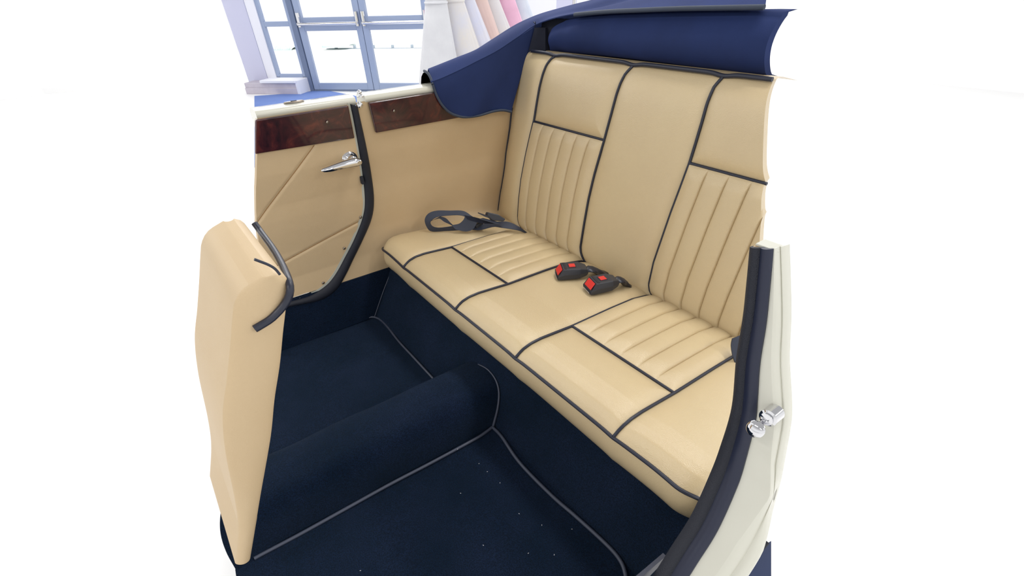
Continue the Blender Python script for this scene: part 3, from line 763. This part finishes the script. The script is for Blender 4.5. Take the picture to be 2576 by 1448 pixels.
# folded roll facing the seat
G = []
xr = np.linspace(.480, -.207, 80)
cz = {}
CR = np.array([[p[0], p[1], p[2]] for p in crest[50:]]); CR = CR[CR[:, 0].argsort()]
for x in xr:
    zt = float(np.interp(x, CR[:, 0], CR[:, 2])); yt = float(np.interp(x, CR[:, 0], CR[:, 1]))
    e = min(1, max(0, (.480-x)/.07)); f = e**.5; zb = .734+.002*math.sin(9*x)
    zt2 = zb+(zt-.008-zb)*(.55+.45*f); row = []
    for t in np.linspace(0, 1, 20):
        z = zb+(zt2-zb)*t
        y = yt-.012+.030*math.sin(math.pi*min(1, t*1.05))**.8*f+.004*math.sin(40*x+2*t)*math.exp(-((x-.42)/.05)**2)+.0025*math.sin(11*x+4*t)
        row.append(np.array([x, y, z]))
    row.insert(0, np.array([x, yt-.05, zb-.008])); row.append(np.array([x, yt-.04, zt2+.003])); G.append(row)
MB().slab(G, (0, -.02, 0)).build('hood_roll', HOODM, hood, sharp=80)
# dark lining behind the roll and the flap
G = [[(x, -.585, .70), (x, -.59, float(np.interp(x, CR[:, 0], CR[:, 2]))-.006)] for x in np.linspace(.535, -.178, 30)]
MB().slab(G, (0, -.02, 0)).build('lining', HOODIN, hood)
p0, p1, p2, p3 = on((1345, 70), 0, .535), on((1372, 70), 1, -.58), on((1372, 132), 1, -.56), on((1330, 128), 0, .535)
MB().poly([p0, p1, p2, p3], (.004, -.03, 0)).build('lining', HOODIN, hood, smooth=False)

# =================================================================== SEAT BELTS
def ribbon(name, E1, E2, m, parent, th=.0014, n=60, ribs=True):
    a = interp_curve(E1, n); b = interp_curve(E2, n); G = []
    for i in range(n):
        G.append([a[i]*(1-t)+b[i]*t for t in np.linspace(0, 1, 6)])
    return MB().slab(G, th).build(name, m, parent, sharp=60)
bl = thing('seat_belt', 'black seat belt webbing looped on the far end of the cushion against the side trim', 'seat belt', (.55, -.25, .27))
BQ = on((1090, 582), 2, .274)
def bx(px, x): return onp(px, BQ+np.array([(x-.575)*.5, 0, 0]), (-.80, .53, .22))
outer_px = [(1218, 556), (1190, 546), (1166, 531), (1130, 530), (1098, 530), (1078, 537), (1069, 552), (1074, 570), (1086, 581), (1120, 580), (1160, 578), (1195, 577)]
inner_px = [(1214, 561), (1185, 552), (1160, 542), (1130, 542), (1104, 545), (1090, 551), (1083, 559), (1088, 568), (1102, 572), (1125, 570), (1150, 566), (1180, 562)]
# the loop stands on its edge: rear edge against the trim, front edge towards the middle of the car
ribbon('webbing_loop', [bx(p, .585) for p in outer_px], [bx(p, .565) for p in inner_px], WEB, bl, .002, 80)
ribbon('webbing_turn', [bx(p, .575) for p in [(1108, 544), (1122, 549), (1133, 560), (1148, 574)]], [bx(p, .578) for p in [(1084, 556), (1103, 549), (1118, 558), (1136, 566)]], WEB, bl, .0015, 24)
ribbon('webbing_turn', [bx(p, .555) for p in [(1136, 566), (1155, 562), (1166, 552), (1170, 542)]], [bx(p, .545) for p in [(1146, 577), (1172, 582), (1190, 576), (1200, 560)]], WEB, bl, .0015, 30)
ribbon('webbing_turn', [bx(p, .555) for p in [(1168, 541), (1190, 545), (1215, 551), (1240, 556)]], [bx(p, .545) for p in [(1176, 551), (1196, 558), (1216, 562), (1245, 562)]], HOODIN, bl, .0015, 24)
ribbon('webbing_tail', [on(p, 2, z) for p, z in [((1192, 566), .284), ((1215, 563), .286), ((1250, 557), .290), ((1280, 558), .290), ((1306, 570), .276), ((1326, 584), .250)]], [on(p, 2, z) for p, z in [((1186, 577), .276), ((1208, 578), .274), ((1240, 570), .282), ((1262, 572), .282), ((1300, 578), .272), ((1322, 586), .250)]], WEB, bl, .0015, 40)
ribbon('webbing_turn', [bx(p, .53) for p in [(1215, 548), (1240, 554), (1262, 560)]], [bx(p, .52) for p in [(1205, 550), (1232, 558), (1252, 564)]], WEB, bl, .0015, 16)
kn = on((1204, 566), 2, .282)
MB().box(kn, (.02, .030, .022), [[1, 0, 0], [0, .96, .28], [0, -.28, .96]]).build('slider', PLAST, bl, smooth=False, bevel=.004)
tg = [bx(p, .515) for p in [(1229, 534), (1255, 540), (1273, 551), (1268, 557), (1240, 555), (1226, 543)]]
MB().poly(tg, (.016, 0, -.002)).build('tongue_grip', PLAST, bl, smooth=False, bevel=.003)
tt = [bx(p, .518) for p in [(1207, 536), (1222, 541), (1240, 548), (1238, 551), (1220, 545), (1206, 538)]]
MB().poly(tt, (.01, 0, 0)).build('tongue', PLAST, bl, smooth=False)
# near end belt, a fold of webbing coming out behind the cushion
nb = thing('seat_belt', 'black seat belt strap at the near end of the bench, beside the door post', 'seat belt', (-.45, -.33, .27))
N0 = np.array([-.44, -.33, .27]); NN = np.array([-.2, .9, .35])
nbp = interp_curve([(1841, 851), (1838, 868), (1841, 890), (1847, 910), (1856, 932)], 16); nbq = interp_curve([(1868, 840), (1874, 868), (1876, 890), (1877, 915), (1878, 960)], 16)
ribbon('webbing', [onp(p, N0, NN) for p in nbp], [onp(p, N0-np.array([0, .02, 0]), NN) for p in nbq], WEB, nb, .003, 20)

def buckle(c, ang, label, W_=.052, L_=.088, H_=.030):
    t = thing('seat_belt_buckle', label, 'seat belt buckle', (c[0], c[1], c[2]), 'seat belt buckles on the bench')
    ca, sa = math.cos(ang), math.sin(ang); R = np.array([[ca, -sa, 0], [sa, ca, 0], [0, 0, 1]])   # local +x = towards the front (slot) end
    T = lambda p: R@np.array(p)+np.array(c)
    w = W_/2; L = L_
    # section along length: (x, halfwidth bottom, halfwidth top, z0, z1)
    secs = [(-.5*L, w*.56, w*.52, .008, H_*.62), (-.44*L, w*.70, w*.64, .005, H_*.80), (-.22*L, w*.97, w*.86, .001, H_*.98), (.30*L, w, w*.84, 0, H_)]
    vs = []; fs_ = []
    for x, a, b, z0, z1 in secs:
        zm = z0+(z1-z0)*.5
        vs += [(x, -a*.93, z0), (x, -a, zm), (x, -b, z1), (x, b, z1), (x, a, zm), (x, a*.93, z0)]
    # sloping front face
    vs += [(.5*L, -w*.88, 0), (.515*L, -w*.94, H_*.28), (.33*L, -w*.84, H_), (.33*L, w*.84, H_), (.515*L, w*.94, H_*.28), (.5*L, w*.88, 0)]
    n = 5
    for i in range(n-1):
        for k in range(6):
            a = i*6+k; b = i*6+(k+1) % 6; fs_.append((a, b, b+6, a+6))
    fs_ += [tuple(range(6))[::-1], tuple(24+k for k in range(6))]
    body = MB().add([T(v) for v in vs], fs_).build('buckle_body', PLAST, t, smooth=False, bevel=.0018)
    # red press button on the sloping face
    f0 = np.array([.515*L, 0, H_*.28]); f1 = np.array([.33*L, 0, H_]); d = f1-f0; nn = np.array([d[2], 0, -d[0]]); nn /= np.linalg.norm(nn)
    def face(u, y, o): return T(f0+d*u+np.array([0, y, 0])+nn*o)
    MB().poly([face(.18, -w*.66, .0), face(.18, w*.66, .0), face(.92, w*.66, .0), face(.92, -w*.66, .0)], tuple(R@(nn*.0022))).build('press_button', RED, t, smooth=False, bevel=.0008)
    MB().poly([face(.96, -w*.76, .0), face(.96, w*.76, .0), face(1.0, w*.76, .0), face(1.0, -w*.76, .0)], tuple(R@(nn*.0012))).build('button_lip', SLEEVE, t, smooth=False)
    # slot
    MB().poly([T((.512*L, -w*.62, .002)), T((.512*L, w*.62, .002)), T((.522*L, w*.62, H_*.20)), T((.522*L, -w*.62, H_*.20))], tuple(R@np.array([.0012, 0, 0]))).build('slot', SILVER, t, smooth=False)
    # recess step and red window on top
    MB().box(T((.245*L, 0, H_*.995)), (.006, w*1.5, .0014), R).build('top_step', SLEEVE, t, smooth=False)
    MB().box(T((.02*L, 0, H_*.985)), (.022, w*.82, .0012), R).build('window_frame', SLEEVE, t, smooth=False)
    MB().box(T((.015*L, 0, H_*.985+.0012)), (.017, w*.70, .0012), R).build('red_window', RED, t, smooth=False, bevel=.0004)
    return t, T
def sleeve(t, pts, wd, parent_name='strap_sleeve'):
    G = []; P = interp_curve(pts, 22)
    for i, p in enumerate(P):
        tt_ = P[min(21, i+1)]-P[max(0, i-1)]; tt_ /= np.linalg.norm(tt_); sd = np.cross(tt_, [0, 0, 1.]); sd /= np.linalg.norm(sd); up = np.cross(sd, tt_); row = []
        w = float(np.interp(i/21, [0, .3, 1], wd))
        for k in range(15):
            g = 2*math.pi*k/14; r = 1+.16*math.sin(3*g+i*.45); row.append(p+sd*w*math.cos(g)*r+up*w*.5*math.sin(g)*r)
        G.append(row)
    MB().grid(G).build(parent_name, SLEEVE, t, sharp=80)
CZ = .268
b1f = (on((1407, 706), 2, .266)+on((1392, 686), 2, .266))/2; b1r = on((1478, 683), 2, .275)
def place_buckle(fr, rr, label, L_=.086):
    d = fr-rr; ang = math.atan2(d[1], d[0]); d[2] = 0; d /= np.linalg.norm(d); c = fr-d*L_*.5; c[2] = .267
    return buckle(c, ang, label, L_=L_)
tb1, T1 = place_buckle(b1f, b1r, 'black seat belt buckle with red button, the one farther from the near door')
b2f = (on((1492, 742), 2, .266)+on((1461, 725), 2, .266))/2; b2r = on((1546, 714), 2, .272)
tb2, T2 = place_buckle(b2f, b2r, 'black seat belt buckle with red button and silver slot, the one nearer the near door')
e1 = on((1525, 690), 2, .245); e2 = on((1583, 720), 2, .245)
sleeve(tb1, [T1((-.036, 0, .012)), T1((-.050, .002, .016)), (T1((-.05, 0, .012))+e1)/2+np.array([0, 0, .002]), e1], (.012, .017, .013))
sleeve(tb2, [T2((-.036, 0, .012)), T2((-.050, .002, .016)), (T2((-.05, 0, .012))+e2)/2+np.array([0, 0, .002]), e2], (.012, .015, .011))
